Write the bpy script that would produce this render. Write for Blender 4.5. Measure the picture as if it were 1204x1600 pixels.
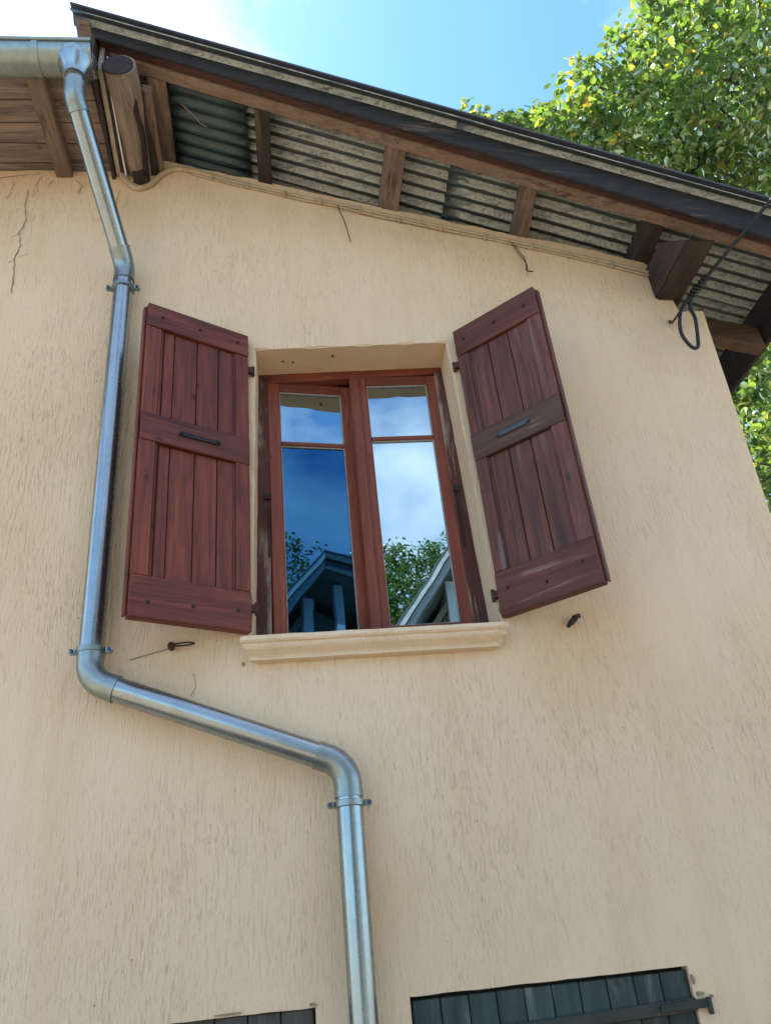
import bpy, bmesh, math, random
import numpy as np
from mathutils import Vector, Matrix, noise as mnoise
R = math.radians
random.seed(7); rng = np.random.default_rng(7)
sc = bpy.context.scene
col = sc.collection
for o in list(bpy.data.objects): bpy.data.objects.remove(o)

# ------------------------------------------------------------------ camera, sky, sun, exposure
cd = bpy.data.cameras.new('camera'); cam = bpy.data.objects.new('camera', cd); col.objects.link(cam)
cd.sensor_fit = 'VERTICAL'; cd.sensor_height = 24.0; cd.lens = 24.0*1243.3/1600
cd.clip_start = .05; cd.clip_end = 2000
ax_r = Vector((.99311354, -.07269415, -.09187521)); ax_u = Vector((.04536585, -.4844169, .87366023)); ax_f = Vector((.10801589, .87181181, .47778315))
M3 = Matrix((ax_r, ax_u, -ax_f)).transposed()
cam.matrix_world = Matrix.Translation((0, -3.1, 1.6)) @ M3.to_4x4()
sc.camera = cam

SUN_DIR = Vector((-.27, .37, .89)).normalized()
sun_el = math.asin(SUN_DIR.z); sun_rot = math.atan2(SUN_DIR.x, SUN_DIR.y)
w = bpy.data.worlds.new('World'); sc.world = w; w.use_nodes = True
nt = w.node_tree; N = nt.nodes; L = nt.links
bg = N['Background']; bg.inputs[1].default_value = .10
sky = N.new('ShaderNodeTexSky'); sky.sky_type = 'NISHITA'; sky.sun_disc = False
sky.sun_elevation = sun_el; sky.sun_rotation = sun_rot; sky.altitude = 800
sky.air_density = 1.0; sky.dust_density = .6; sky.ozone_density = 1.6
tc = N.new('ShaderNodeTexCoord'); mp = N.new('ShaderNodeMapping')
mp.inputs['Scale'].default_value = (1.5, 1.5, 2.6); mp.inputs['Location'].default_value = (19.17, 1.694, 1.425)
nz = N.new('ShaderNodeTexNoise'); nz.inputs['Scale'].default_value = 1.5; nz.inputs['Detail'].default_value = 7; nz.inputs['Roughness'].default_value = .52; nz.inputs['Distortion'].default_value = .35
rp = N.new('ShaderNodeValToRGB'); rp.color_ramp.elements[0].position = .47; rp.color_ramp.elements[1].position = .74
mx = N.new('ShaderNodeMixRGB'); mx.inputs['Color2'].default_value = (6.2, 6.4, 6.6, 1)
L.new(tc.outputs['Generated'], mp.inputs[0]); L.new(mp.outputs[0], nz.inputs['Vector']); L.new(nz.outputs['Fac'], rp.inputs[0])
tint = N.new('ShaderNodeMixRGB'); tint.blend_type = 'MULTIPLY'; tint.inputs[0].default_value = 1; tint.inputs[2].default_value = (.66, .97, 1.10, 1)
L.new(sky.outputs[0], tint.inputs[1]); L.new(rp.outputs[0], mx.inputs[0]); L.new(tint.outputs[0], mx.inputs['Color1']); L.new(mx.outputs[0], bg.inputs[0])

sd = bpy.data.lights.new('sun', 'SUN'); sun = bpy.data.objects.new('sun', sd); col.objects.link(sun)
sd.energy = 4.2; sd.angle = R(.53); sd.color = (1, .91, .78)
sun.rotation_euler = SUN_DIR.to_track_quat('Z', 'Y').to_euler()
sc.view_settings.view_transform = 'Standard'; sc.view_settings.look = 'None'; sc.view_settings.gamma = 1
sc.view_settings.use_curve_mapping = False
sc.view_settings.exposure = 1.88
sc.render.engine = 'CYCLES'
sc.cycles.max_bounces = 6; sc.cycles.diffuse_bounces = 3; sc.cycles.transmission_bounces = 4

# ------------------------------------------------------------------ node materials
class NB:
    def __init__(s, name):
        s.m = bpy.data.materials.new(name); s.m.use_nodes = True
        s.n = s.m.node_tree.nodes; s.l = s.m.node_tree.links; s.b = s.n['Principled BSDF']; s.out = s.n['Material Output']
    def new(s, t, **kw):
        n = s.n.new('ShaderNode'+t)
        for k, v in kw.items(): setattr(n, k, v)
        return n
    def put(s, sock, v):
        if isinstance(v, bpy.types.NodeSocket): s.l.new(v, sock)
        elif isinstance(v, (tuple, list)) and len(v) == 3 and sock.type == 'RGBA': sock.default_value = (*v, 1)
        else: sock.default_value = v
    def coord(s, scale=(1, 1, 1), rnd=0, which='Object'):
        t = s.new('TexCoord'); v = t.outputs[which]
        if rnd:
            oi = s.new('ObjectInfo'); a = s.new('VectorMath', operation='ADD'); sc_ = s.new('VectorMath', operation='SCALE')
            cx = s.new('CombineXYZ'); s.put(cx.inputs[0], oi.outputs['Random']); s.put(cx.inputs[1], oi.outputs['Random']); s.put(cx.inputs[2], oi.outputs['Random'])
            s.l.new(cx.outputs[0], sc_.inputs[0]); sc_.inputs['Scale'].default_value = rnd
            s.l.new(v, a.inputs[0]); s.l.new(sc_.outputs[0], a.inputs[1]); v = a.outputs[0]
        mp = s.new('Mapping'); mp.inputs['Scale'].default_value = scale; s.l.new(v, mp.inputs[0]); return mp.outputs[0]
    def noise(s, vec, scale, detail=4, rough=.55, dist=0):
        n = s.new('TexNoise'); s.l.new(vec, n.inputs['Vector']); s.put(n.inputs['Scale'], scale); n.inputs['Detail'].default_value = detail
        n.inputs['Roughness'].default_value = rough; n.inputs['Distortion'].default_value = dist; return n.outputs['Fac']
    def voro(s, vec, scale, feature='F1'):
        n = s.new('TexVoronoi'); n.feature = feature; s.l.new(vec, n.inputs['Vector']); n.inputs['Scale'].default_value = scale; return n.outputs['Distance']
    def ramp(s, fac, stops):
        r = s.new('ValToRGB'); e = r.color_ramp.elements
        while len(e) < len(stops): e.new(.5)
        for i, (p, c) in enumerate(stops):
            e[i].position = p; e[i].color = (c, c, c, 1) if not isinstance(c, tuple) else (*c, 1)
        s.l.new(fac, r.inputs[0]); return r.outputs[0]
    def mix(s, fac, a, b, mode='MIX'):
        m = s.new('MixRGB', blend_type=mode); s.put(m.inputs[0], fac); s.put(m.inputs[1], a); s.put(m.inputs[2], b); return m.outputs[0]
    def math(s, op, a, b=0., c=0.):
        m = s.new('Math', operation=op); s.put(m.inputs[0], a); s.put(m.inputs[1], b); s.put(m.inputs[2], c); return m.outputs[0]
    def bump(s, h, strength=.3, dist=.01, prev=None):
        b = s.new('Bump'); b.inputs['Strength'].default_value = strength; b.inputs['Distance'].default_value = dist
        s.l.new(h, b.inputs['Height'])
        if prev: s.l.new(prev, b.inputs['Normal'])
        return b.outputs[0]
    def done(s, col=None, rough=None, metal=None, normal=None, spec=None):
        if col is not None: s.put(s.b.inputs['Base Color'], col)
        if rough is not None: s.put(s.b.inputs['Roughness'], rough)
        if metal is not None: s.put(s.b.inputs['Metallic'], metal)
        if spec is not None: s.put(s.b.inputs['Specular IOR Level'], spec)
        if normal is not None: s.put(s.b.inputs['Normal'], normal)
        return s.m

def mat_stucco(name, base, strokes=1.0):
    b = NB(name)
    p = b.coord()
    def stretched(v, sx, sz):
        m = b.new('Mapping'); m.inputs['Scale'].default_value = (sx, sx, sz); b.l.new(v, m.inputs[0]); return m.outputs[0]
    wob = b.new('TexNoise'); b.l.new(p, wob.inputs['Vector']); wob.inputs['Scale'].default_value = 3; wob.inputs['Detail'].default_value = 0
    sub = b.new('VectorMath', operation='MULTIPLY_ADD'); b.l.new(wob.outputs['Color'], sub.inputs[0]); sub.inputs[1].default_value = (.05, .0, .03); b.l.new(p, sub.inputs[2])
    q = sub.outputs[0]
    big = b.noise(p, 1.15, 4, .65)
    cluster = b.ramp(big, [(.40, .0), (.62, 1.)])
    rib = b.noise(stretched(q, 100, 10), 1, 2, .6)                  # combed vertical grain
    dash = b.noise(stretched(q, 240, 27), 1, 1, .5)                 # short dragged pits
    st = b.ramp(dash, [(.63, 0.), (.70, 1.)])
    st = b.math('MULTIPLY', st, b.math('MULTIPLY_ADD', cluster, .9*strokes, .1*strokes))
    speck = b.ramp(b.voro(p, 13), [(.03, 1.), (.06, 0.)])
    speck = b.math('MULTIPLY', speck, b.ramp(big, [(.50, 0.), (.58, 1.)]))
    streak = b.noise(stretched(p, 6, .7), 1, 4, .65)
    patch = b.noise(p, .55, 3, .6)
    fine = b.noise(p, 150, 2, .6)
    c = b.mix(b.ramp(patch, [(.35, 0.), (.65, 1.)]), tuple(x*y for x, y in zip(base, (1.02, 1.03, 1.05))), tuple(x*y for x, y in zip(base, (.92, .89, .84))))
    c = b.mix(b.ramp(streak, [(.48, 0.), (.78, .45)]), c, tuple(x*y for x, y in zip(base, (.80, .73, .62))))
    furrow = b.math('MULTIPLY', b.ramp(rib, [(.34, 1.), (.42, 0.)]), b.math('MULTIPLY_ADD', cluster, .75*strokes, .25*strokes))
    c = b.mix(b.math('MULTIPLY', furrow, .14), c, tuple(x*y for x, y in zip(base, (.55, .47, .40))))
    c = b.mix(b.ramp(fine, [(.35, .14), (.6, 0.)]), c, tuple(x*.62 for x in base))
    c = b.mix(b.math('MULTIPLY', st, .32), c, tuple(x*y for x, y in zip(base, (.40, .32, .25))))
    for (sx_, sz_, rad) in ((1.12, 2.60, .34), (-.48, 2.58, .26), (-.80, 5.25, .30), (.20, 1.75, .30)):   # soft round ochre tints, broken up by the streak noise
        dm = b.new('VectorMath', operation='DISTANCE'); b.l.new(q, dm.inputs[0]); dm.inputs[1].default_value = (sx_, 0, sz_)
        sm_ = b.ramp(b.math('MULTIPLY_ADD', b.math('SUBTRACT', streak, .5), .5, b.math('DIVIDE', dm.outputs['Value'], rad)), [(.25, .32), (1., 0.)])
        c = b.mix(sm_, c, tuple(x*y for x, y in zip(base, (.78, .66, .46))))
    c = b.mix(b.math('MULTIPLY', speck, .55), c, (.06, .045, .035))
    h = b.math('SUBTRACT', b.math('MULTIPLY', rib, b.math('MULTIPLY_ADD', cluster, .7, .35)), b.math('MULTIPLY_ADD', furrow, .6, b.math('MULTIPLY', st, .7)))
    h = b.math('MULTIPLY_ADD', fine, .3, h)
    nrm = b.bump(h, .55*max(strokes, .4), .008)
    return b.done(c, .92, 0, nrm, .25)

def mat_wood(name, dark, light, axis='z', stretch=14, rough=.7, wear=None, wear_amt=0, spots=.5, bump=.35, rnd=7, coarse=1.0, vary=.35):
    b = NB(name)
    s = {'x': (1, stretch, stretch), 'y': (stretch, 1, stretch), 'z': (stretch, stretch, 1)}[axis]
    p = b.coord(tuple(v*coarse for v in s), rnd)
    g = b.noise(p, 2.2, 6, .62, .7); g2 = b.noise(p, 9, 4, .6, .3)
    pp = b.coord((1, 1, 1), rnd)
    c = b.mix(b.ramp(g, [(.32, 0.), (.68, 1.)]), dark, light)
    c = b.mix(b.ramp(g2, [(.3, .35), (.55, 0.)]), c, tuple(x*.45 for x in dark))
    blot = b.noise(pp, 3.2, 4, .6)
    c = b.mix(b.ramp(blot, [(.35, .30), (.65, 0.)]), c, tuple(x*.55 for x in dark))
    kn = b.ramp(b.voro(b.coord((1, 1, .55) if axis == 'z' else ((.55, 1, 1) if axis == 'x' else (1, .55, 1)), rnd), 9), [(.05, 1.), (.13, 0.)])
    c = b.mix(b.math('MULTIPLY', kn, spots), c, tuple(x*.35 for x in dark))
    if wear:
        wn = b.noise(p, 1.1, 7, .7, .4)
        wm = b.math('MULTIPLY', b.ramp(wn, [(.60-.12*wear_amt, 0.), (.68-.10*wear_amt, 1.)]), b.ramp(b.noise(pp, 2.6, 3), [(.48-.1*wear_amt, 0.), (.6-.08*wear_amt, 1.)]))
        c = b.mix(b.math('MULTIPLY', wm, .85), c, wear)
    oi = b.new('ObjectInfo')
    hv = b.new('HueSaturation'); b.l.new(c, hv.inputs['Color']); b.put(hv.inputs['Value'], b.math('MULTIPLY_ADD', oi.outputs['Random'], vary, 1-vary/2))
    nrm = b.bump(g, bump, .004); nrm = b.bump(g2, bump*.7, .002, nrm)
    return b.done(hv.outputs[0], b.math('MULTIPLY_ADD', g2, .25, rough-.12), 0, nrm, .35)

def mat_metal(name, c, rough=.32, spangle=.25, metal=.95, dirt=.3):
    b = NB(name); p = b.coord()
    v = b.new('TexVoronoi'); b.l.new(p, v.inputs['Vector']); v.inputs['Scale'].default_value = 60
    sp = b.new('SeparateColor'); b.l.new(v.outputs['Color'], sp.inputs[0])
    n = b.noise(p, 7, 5, .6)
    cc = b.mix(b.math('MULTIPLY', sp.outputs[0], spangle), c, tuple(x*.62 for x in c))
    cc = b.mix(b.ramp(n, [(.45, 0.), (.75, dirt)]), cc, tuple(x*.5 for x in c))
    st = b.noise(p, 22, 3)
    return b.done(cc, b.math('MULTIPLY_ADD', st, .16, rough-.08), metal, b.bump(b.noise(p, 9, 2), .05, .004))

def mat_plain(name, c, rough=.7, metal=0, var=.3, scale=30, bump=.2):
    b = NB(name); p = b.coord(); n = b.noise(p, scale, 4, .6)
    cc = b.mix(b.ramp(n, [(.35, var), (.65, 0.)]), c, tuple(x*.45 for x in c))
    return b.done(cc, rough, metal, b.bump(n, bump, .003))

def mat_sheet(name, dark, pale, amt, metal=.5):
    b = NB(name); p = b.coord()
    m = b.new('Mapping'); m.inputs['Scale'].default_value = (.55, 1.4, 1.4); b.l.new(p, m.inputs[0])
    a = b.noise(m.outputs[0], 15, 5, .7, .6); c2 = b.noise(p, 60, 3, .7)
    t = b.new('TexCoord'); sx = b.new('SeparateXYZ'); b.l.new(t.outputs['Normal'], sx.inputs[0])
    side = b.math('MULTIPLY_ADD', b.math('MULTIPLY', sx.outputs[1], sx.outputs[2]), .60, b.math('MULTIPLY_ADD', a, .45, .275))     # lichen mottle; outward flanks painted paler, putting lit and shaded bands into the colour
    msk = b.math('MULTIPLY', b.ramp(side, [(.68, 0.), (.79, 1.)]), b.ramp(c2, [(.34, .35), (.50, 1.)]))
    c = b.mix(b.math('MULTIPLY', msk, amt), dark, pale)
    return b.done(c, b.math('MULTIPLY_ADD', msk, .35, .42), b.math('MULTIPLY_ADD', msk, -metal*.8, metal), b.bump(c2, .3, .003), .3)

def mat_glass(name, tint, fac, through=(.25, .4, .5)):
    b = NB(name); b.n.remove(b.b)
    g = b.new('BsdfGlossy'); g.inputs['Color'].default_value = (*tint, 1); g.inputs['Roughness'].default_value = .0
    t = b.new('BsdfTransparent'); t.inputs['Color'].default_value = (*through, 1)
    fr = b.new('Fresnel'); fr.inputs[0].default_value = 1.5
    f = b.math('MULTIPLY_ADD', fr.outputs[0], .4, fac)
    nb = b.bump(b.noise(b.coord(), 2.2, 2, .5), .05, .02); b.l.new(nb, g.inputs['Normal'])
    mx = b.new('MixShader'); b.put(mx.inputs[0], f); b.l.new(t.outputs[0], mx.inputs[1]); b.l.new(g.outputs[0], mx.inputs[2])
    b.l.new(mx.outputs[0], b.out.inputs[0]); return b.m

def mat_leaf(name, stops, transl=.45):
    b = NB(name); b.n.remove(b.b)
    g = b.new('NewGeometry'); oi = b.new('ObjectInfo')
    f = b.math('FRACT', b.math('ADD', g.outputs['Random Per Island'], oi.outputs['Random']))
    c = b.ramp(f, stops)
    d = b.new('BsdfDiffuse'); t = b.new('BsdfTranslucent'); s = b.new('BsdfGlossy'); s.inputs['Roughness'].default_value = .38; s.inputs['Color'].default_value = (.7, .78, .62, 1)
    b.l.new(c, d.inputs[0])
    tcx = b.mix(1., c, (2.9, 2.8, 1.35), 'MULTIPLY'); b.l.new(tcx, t.inputs[0])
    m1 = b.new('MixShader'); m1.inputs[0].default_value = transl; b.l.new(d.outputs[0], m1.inputs[1]); b.l.new(t.outputs[0], m1.inputs[2])
    fr = b.new('Fresnel'); fr.inputs[0].default_value = 1.45
    m2 = b.new('MixShader'); b.put(m2.inputs[0], b.math('MULTIPLY', fr.outputs[0], .6)); b.l.new(m1.outputs[0], m2.inputs[1]); b.l.new(s.outputs[0], m2.inputs[2])
    b.l.new(m2.outputs[0], b.out.inputs[0]); return b.m

CREAM = (.775, .59, .40)
M = {}
M['stucco'] = mat_stucco('stucco', CREAM)
M['plaster'] = mat_stucco('plaster', (.75, .58, .40), .8)
M['red_v'] = mat_wood('red_stain_vertical', (0.0781, 0.0162, 0.0097), (0.2379, 0.0540, 0.0292), 'z', 18, .5, wear=(.27, .13, .095), wear_amt=-.05, spots=.8, vary=.45)
M['red_h'] = mat_wood('red_stain_horizontal', (0.0732, 0.0151, 0.0097), (0.2074, 0.0486, 0.0270), 'x', 18, .5, spots=.6)
M['fade_v'] = mat_wood('faded_stain_vertical', (0.0708, 0.0216, 0.0140), (0.2135, 0.0713, 0.0432), 'z', 18, .48, wear=(.17, .125, .115), wear_amt=.45, spots=.7)
M['fade_h'] = mat_wood('faded_stain_horizontal', (0.0659, 0.0194, 0.0140), (0.1525, 0.0454, 0.0302), 'x', 16, .6, wear=(.23, .15, .12), wear_amt=.2, spots=.6)
M['grey_h'] = mat_wood('weathered_stain', (0.0610, 0.0302, 0.0216), (0.1281, 0.0648, 0.0464), 'x', 16, .6, wear=(.2, .15, .13), wear_amt=.2, spots=.5)
M['frame_v'] = mat_wood('window_red_vertical', (0.1708, 0.0389, 0.0205), (0.2928, 0.0734, 0.0378), 'z', 14, .5, wear=(.42, .33, .24), wear_amt=-.1, spots=.5, vary=.15)
M['frame_h'] = mat_wood('window_red_horizontal', (0.1525, 0.0356, 0.0194), (0.2562, 0.0648, 0.0346), 'x', 14, .5, wear=(.42, .33, .24), wear_amt=-.1, spots=.5, vary=.15)
M['frame_old'] = mat_wood('flaking_window_red', (.070, .022, .016), (.12, .040, .026), 'z', 10, .65, wear=(.36, .29, .22), wear_amt=.85, spots=.3, vary=.1)
M['wood_x'] = mat_wood('bare_wood_along', (.21, .135, .098), (.38, .26, .185), 'x', 18, .8, wear=(.07, .04, .032), wear_amt=.45, spots=.5, vary=.25)
M['wood_y'] = mat_wood('bare_wood_across', (.14, .095, .072), (.31, .215, .16), 'y', 14, .8, wear=(.05, .033, .03), wear_amt=.6, spots=.4)
M['soffit'] = mat_wood('soffit_wood', (.17, .125, .102), (.36, .265, .21), 'x', 14, .8, wear=(.09, .075, .075), wear_amt=.8, spots=.6)
M['eave_x'] = mat_wood('eave_rafter_wood', (.075, .045, .032), (.17, .105, .07), 'x', 12, .85, spots=.4)
M['fillet'] = mat_wood('red_brown_fillet', (.050, .022, .018), (.12, .055, .042), 'x', 20, .8, spots=.3)
M['log'] = mat_wood('weathered_log', (.16, .125, .10), (.37, .29, .225), 'y', 18, .85, wear=(.045, .032, .03), wear_amt=.6, spots=.2, bump=.9)
M['dark_x'] = mat_wood('blackened_board', (.014, .014, .016), (.040, .036, .036), 'x', 26, .75, wear=(.13, .085, .06), wear_amt=.15, spots=.3, bump=.6)
M['dark_y'] = mat_wood('blackened_timber', (.022, .017, .016), (.055, .040, .034), 'y', 14, .75, wear=(.12, .08, .06), wear_amt=.15, spots=.3, bump=.6)
M['purlin'] = mat_wood('dark_purlin', (.038, .027, .022), (.095, .068, .052), 'y', 9, .85, wear=(.03, .02, .018), wear_amt=.5, spots=.4, bump=.9)  # even dark wood tone for the purlin and one lookout
M['green'] = mat_wood('green_paint', (.020, .038, .032), (.062, .090, .076), 'z', 6, .65, wear=(.19, .20, .18), wear_amt=.7, spots=.4)
M['green_h'] = mat_wood('green_paint_batten', (.024, .034, .027), (.055, .062, .048), 'x', 16, .6, wear=(.16, .12, .09), wear_amt=.4, spots=.4)
M['brown_gr'] = mat_wood('grey_brown_paint', (.047, .045, .041), (.100, .094, .085), 'z', 16, .65, wear=(.2, .17, .15), wear_amt=.7, spots=.4)
M['galv'] = mat_metal('galvanised', (.34, .385, .40), .27, .10)
M['galv_dull'] = mat_metal('galvanised_dull', (.31, .36, .355), .38, .3, .9, .4)
M['iron'] = mat_plain('old_iron', (.035, .030, .030), .55, .6)
M['rust'] = mat_plain('rusty_iron', (.075, .028, .018), .8, .2)
M['steel'] = mat_plain('worn_steel', (.09, .10, .10), .45, .7)
M['white'] = mat_plain('sky_gap_white', (.78, .78, .80), .6, 0, .15)  # bright white standing in for sky seen through the roof step
M['trim'] = mat_plain('cream_paint', (.52, .43, .32), .7, 0, .5, 14)
M['black'] = mat_plain('black_rubber', (.009, .010, .012), .6, 0, .3)
M['rope'] = mat_plain('steel_cable', (.10, .10, .12), .4, .6)
M['sheet'] = mat_sheet('lichened_lit_flank_sheet', (.080, .098, .102), (.50, .53, .49), .95)
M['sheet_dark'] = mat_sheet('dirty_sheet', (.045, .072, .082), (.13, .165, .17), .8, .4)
M['sheet_top'] = mat_plain('dark_roofing', (.05, .055, .075), .7)
M['glass'] = mat_glass('window_glass', (.62, .84, .95), .48)
M['glass_dark'] = mat_glass('window_glass_coated', (.048, .17, .33), .62, (.05, .12, .2))
M['room'] = mat_plain('dark_room', (.05, .045, .04), .9)
M['paintcable'] = mat_plain('cable_painted', (.50, .39, .25), .7, 0, .45, 20)
M['putty'] = mat_plain('glazing_putty', (.45, .43, .38), .8, 0, .5, 60)
M['crack'] = mat_plain('crack_dark', (.25, .18, .12), .95)  # dark tone of the crack lines in the render
M['chip'] = mat_plain('bare_render', (.36, .27, .18), .95, 0, .6, 60, .6)

# ------------------------------------------------------------------ mesh helpers
class MB:
    def __init__(s): s.v = []; s.f = []
    def add(s, vs, fs):
        k = len(s.v); s.v += [tuple(v) for v in vs]; s.f += [tuple(i+k for i in f) for f in fs]; return s
    def hexa(s, b4, t4):   # bottom ring, top ring (both counter-clockwise from above)
        return s.add(list(b4)+list(t4), [(3, 2, 1, 0), (4, 5, 6, 7), (0, 1, 5, 4), (1, 2, 6, 5), (2, 3, 7, 6), (3, 0, 4, 7)])
    def box(s, x0, x1, y0, y1, z0, z1):
        return s.hexa([(x0, y0, z0), (x1, y0, z0), (x1, y1, z0), (x0, y1, z0)], [(x0, y0, z1), (x1, y0, z1), (x1, y1, z1), (x0, y1, z1)])
    def tube(s, pts, r, n=10, cap=True):
        pts = [Vector(p) for p in pts]; rs = r if isinstance(r, (list, tuple)) else [r]*len(pts)
        k0 = len(s.v); up = None; m = len(pts)
        for i, p in enumerate(pts):
            t = (pts[min(i+1, m-1)]-pts[max(i-1, 0)]).normalized()
            if up is None: up = Vector((0, 0, 1)) if abs(t.z) < .9 else Vector((1, 0, 0))
            a = (up-t*up.dot(t)).normalized(); up = a; b = t.cross(a)
            for j in range(n):
                q = p+(a*math.cos(2*math.pi*j/n)+b*math.sin(2*math.pi*j/n))*rs[i]; s.v.append(tuple(q))
        for i in range(m-1):
            for j in range(n):
                s.f.append((k0+i*n+j, k0+i*n+(j+1) % n, k0+(i+1)*n+(j+1) % n, k0+(i+1)*n+j))
        if cap:
            s.f.append(tuple(k0+j for j in reversed(range(n)))); s.f.append(tuple(k0+(m-1)*n+j for j in range(n)))
        return s
    def beam(s, a, b, wv, hv):   # from a to b, width vector, height vector (a,b on the lower centre line)
        a, b, wv, hv = Vector(a), Vector(b), Vector(wv)/2, Vector(hv)
        return s.add([a-wv, a+wv, a+wv+hv, a-wv+hv, b-wv, b+wv, b+wv+hv, b-wv+hv], [(0, 1, 2, 3), (7, 6, 5, 4), (4, 5, 1, 0), (5, 6, 2, 1), (6, 7, 3, 2), (7, 4, 0, 3)])
    def mesh(s, name, bevel=0, seg=1, rough=0, cut=0, seed=0):
        me = bpy.data.meshes.new(name)
        bm = bmesh.new(); vs = [bm.verts.new(v) for v in s.v]
        for f in s.f:
            try: bm.faces.new([vs[i] for i in f])
            except ValueError: pass
        bmesh.ops.recalc_face_normals(bm, faces=bm.faces)
        if cut: bmesh.ops.subdivide_edges(bm, edges=[e for e in bm.edges if e.calc_length() > cut], cuts=8, use_grid_fill=True)
        if bevel: bmesh.ops.bevel(bm, geom=[e for e in bm.edges if len(e.link_faces) == 2 and e.calc_face_angle() > .6], offset=bevel, segments=seg, affect='EDGES', clamp_overlap=True)
        if rough:
            for v in bm.verts:
                q = v.co*9+Vector((seed*3.1, seed, 0)); v.co += Vector((mnoise.noise(q), mnoise.noise(q+Vector((9, 0, 0))), mnoise.noise(q+Vector((0, 9, 0)))))*rough
        bm.to_mesh(me); bm.free(); return me

def tag(o, label=None, cat=None, group=None, kind=None):
    if label: o['label'] = label
    if cat: o['category'] = cat
    if group: o['group'] = group
    if kind: o['kind'] = kind
    return o
def world_of(o):
    m = Matrix.Identity(4)
    while o is not None:
        m = o.matrix_parent_inverse.copy() @ o.matrix_basis if False else m
        o = None
    return m
BASE = {}
def obj(name, me, mat, parent=None, smooth=False, loc=None, local=False):
    """local=False: mesh is in world coordinates; the origin of the parent is subtracted."""
    o = bpy.data.objects.new(name, me); col.objects.link(o)
    if mat is not None and not me.materials: me.materials.append(mat)
    if smooth:
        for p in me.polygons: p.use_smooth = True
    if parent is not None:
        o.parent = parent
        if not local: o.location = -BASE.get(parent.name, Vector((0, 0, 0)))
    if loc: o.location = loc
    if not local: BASE[o.name] = Vector((0, 0, 0))
    return o
def empty(name, loc=(0, 0, 0)):
    o = bpy.data.objects.new(name, None); col.objects.link(o); o.location = loc; o.empty_display_size = .2; BASE[o.name] = Vector(loc); return o
def shade_auto(o, ang=40):
    for p in o.data.polygons: p.use_smooth = True
    o.data.set_sharp_from_angle(angle=R(ang)); return o
def spline(pts, n=6):
    out = []
    for i in range(len(pts)-1):
        p0, p1, p2, p3 = pts[max(i-1, 0)], pts[i], pts[i+1], pts[min(i+2, len(pts)-1)]
        for k in range(n):
            t = k/n; out.append(tuple(.5*((2*b)+(-a+c)*t+(2*a-5*b+4*c-d)*t*t+(-a+3*b-3*c+d)*t**3) for a, b, c, d in zip(p0, p1, p2, p3)))
    out.append(pts[-1]); return out
spline_ = spline
def nz1(x, s=1.0, k=0): return mnoise.noise(Vector((x*s, k*7.3, 1.7)))

# ------------------------------------------------------------------ ground
g = obj('ground', MB().add([(-300, -300, 0), (300, -300, 0), (300, 300, 0), (-300, 300, 0)], [(0, 1, 2, 3)]).mesh('ground'), mat_plain('gravel_ground', (.25, .205, .15), .95, 0, .3, 6, .3)); tag(g, kind='structure')

# ------------------------------------------------------------------ house
house = empty('house')
tag(house, 'cream rendered house with dark red shutters and corrugated roof overhang', 'house')
SL = .317; K = .08                       # roof fall along x, skew of the verge to the wall
def ztop(x):
    if x < -.93: z = 5.575+.012*nz1(x, 9)
    elif x < -.78: z = 5.575+(x+.93)/.15*.06
    elif x > 2.0: z = max(4.45, 5.43-SL*2.0-(x-2.0)*9)
    else: z = 5.445-SL*x+.014*nz1(x, 11, 2)+.008*nz1(x, 37, 3)
    return z
WX0 = -3.6
def corner_x(z): return 2.163+.033*max(0, z-3.1)+.004*nz1(z, 7, 5)
OPEN = [(-.19, .80, 2.70, 4.26), (.294, 1.268, .2, 1.436), (-1.0, -.02, .2, 1.447)]
xs = sorted(set([round(v, 4) for o_ in OPEN for v in o_[:2]]+[round(v, 4) for v in np.linspace(WX0, 2.163, 110)]))
zs = sorted(set([round(v, 4) for o_ in OPEN for v in o_[2:]]+[round(v, 4) for v in np.linspace(0, 4.30, 76)]))
def dedupe(a, keep):
    out = []
    for v in a:
        if out and v-out[-1] < .018:
            if v in keep: out[-1] = v
            continue
        out.append(v)
    return out
xs = dedupe(xs, [round(v, 4) for o_ in OPEN for v in o_[:2]]); zs = dedupe(zs, [round(v, 4) for o_ in OPEN for v in o_[2:]])
NF = 20
bm = bmesh.new(); grid = {}
for i, x in enumerate(xs):
    for j in range(len(zs)+NF):
        if j < len(zs): z = zs[j]
        else: z = zs[-1]+(ztop(x)-zs[-1])*(j-len(zs)+1)/NF
        xx = x
        if abs(z-3.48) < .79 and abs(x+.19) < 1e-3: xx = -.174-.034*(4.26-z)/1.5+.003*nz1(z, 12, 8)
        if abs(z-3.48) < .79 and abs(x-.80) < 1e-3: xx = .786+.033*(4.26-z)/1.5+.003*nz1(z, 12, 9)
        zz = z
        if abs(z-4.26) < 1e-3 and -.2 < x < .81: zz = z+(x-.3)*.022+.002*nz1(x, 14, 4)
        if abs(z-1.436) < 1e-3 or abs(z-1.447) < 1e-3: zz = z+.003*nz1(x, 30, 6)
        if i == len(xs)-1: xx = corner_x(z)
        elif x > 1.9: xx = x+(corner_x(z)-2.163)*(x-1.9)/(2.163-1.9)
        y = .005*mnoise.noise(Vector((x*2.2, 3.3, z*2.2)))+.0025*mnoise.noise(Vector((x*9, 1.3, z*6)))
        grid[i, j] = bm.verts.new((xx, y, zz))
def in_open(x, z): return any(a < x < b and c < z < d for a, b, c, d in OPEN)
for i in range(len(xs)-1):
    for j in range(len(zs)+NF-1):
        cz = (zs[j]+zs[j+1])/2 if j+1 < len(zs) else 9
        if in_open((xs[i]+xs[i+1])/2, cz): continue
        bm.faces.new((grid[i, j], grid[i+1, j], grid[i+1, j+1], grid[i, j+1]))
bm.normal_update()
be = [e for e in bm.edges if len(e.link_faces) == 1]
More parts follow.
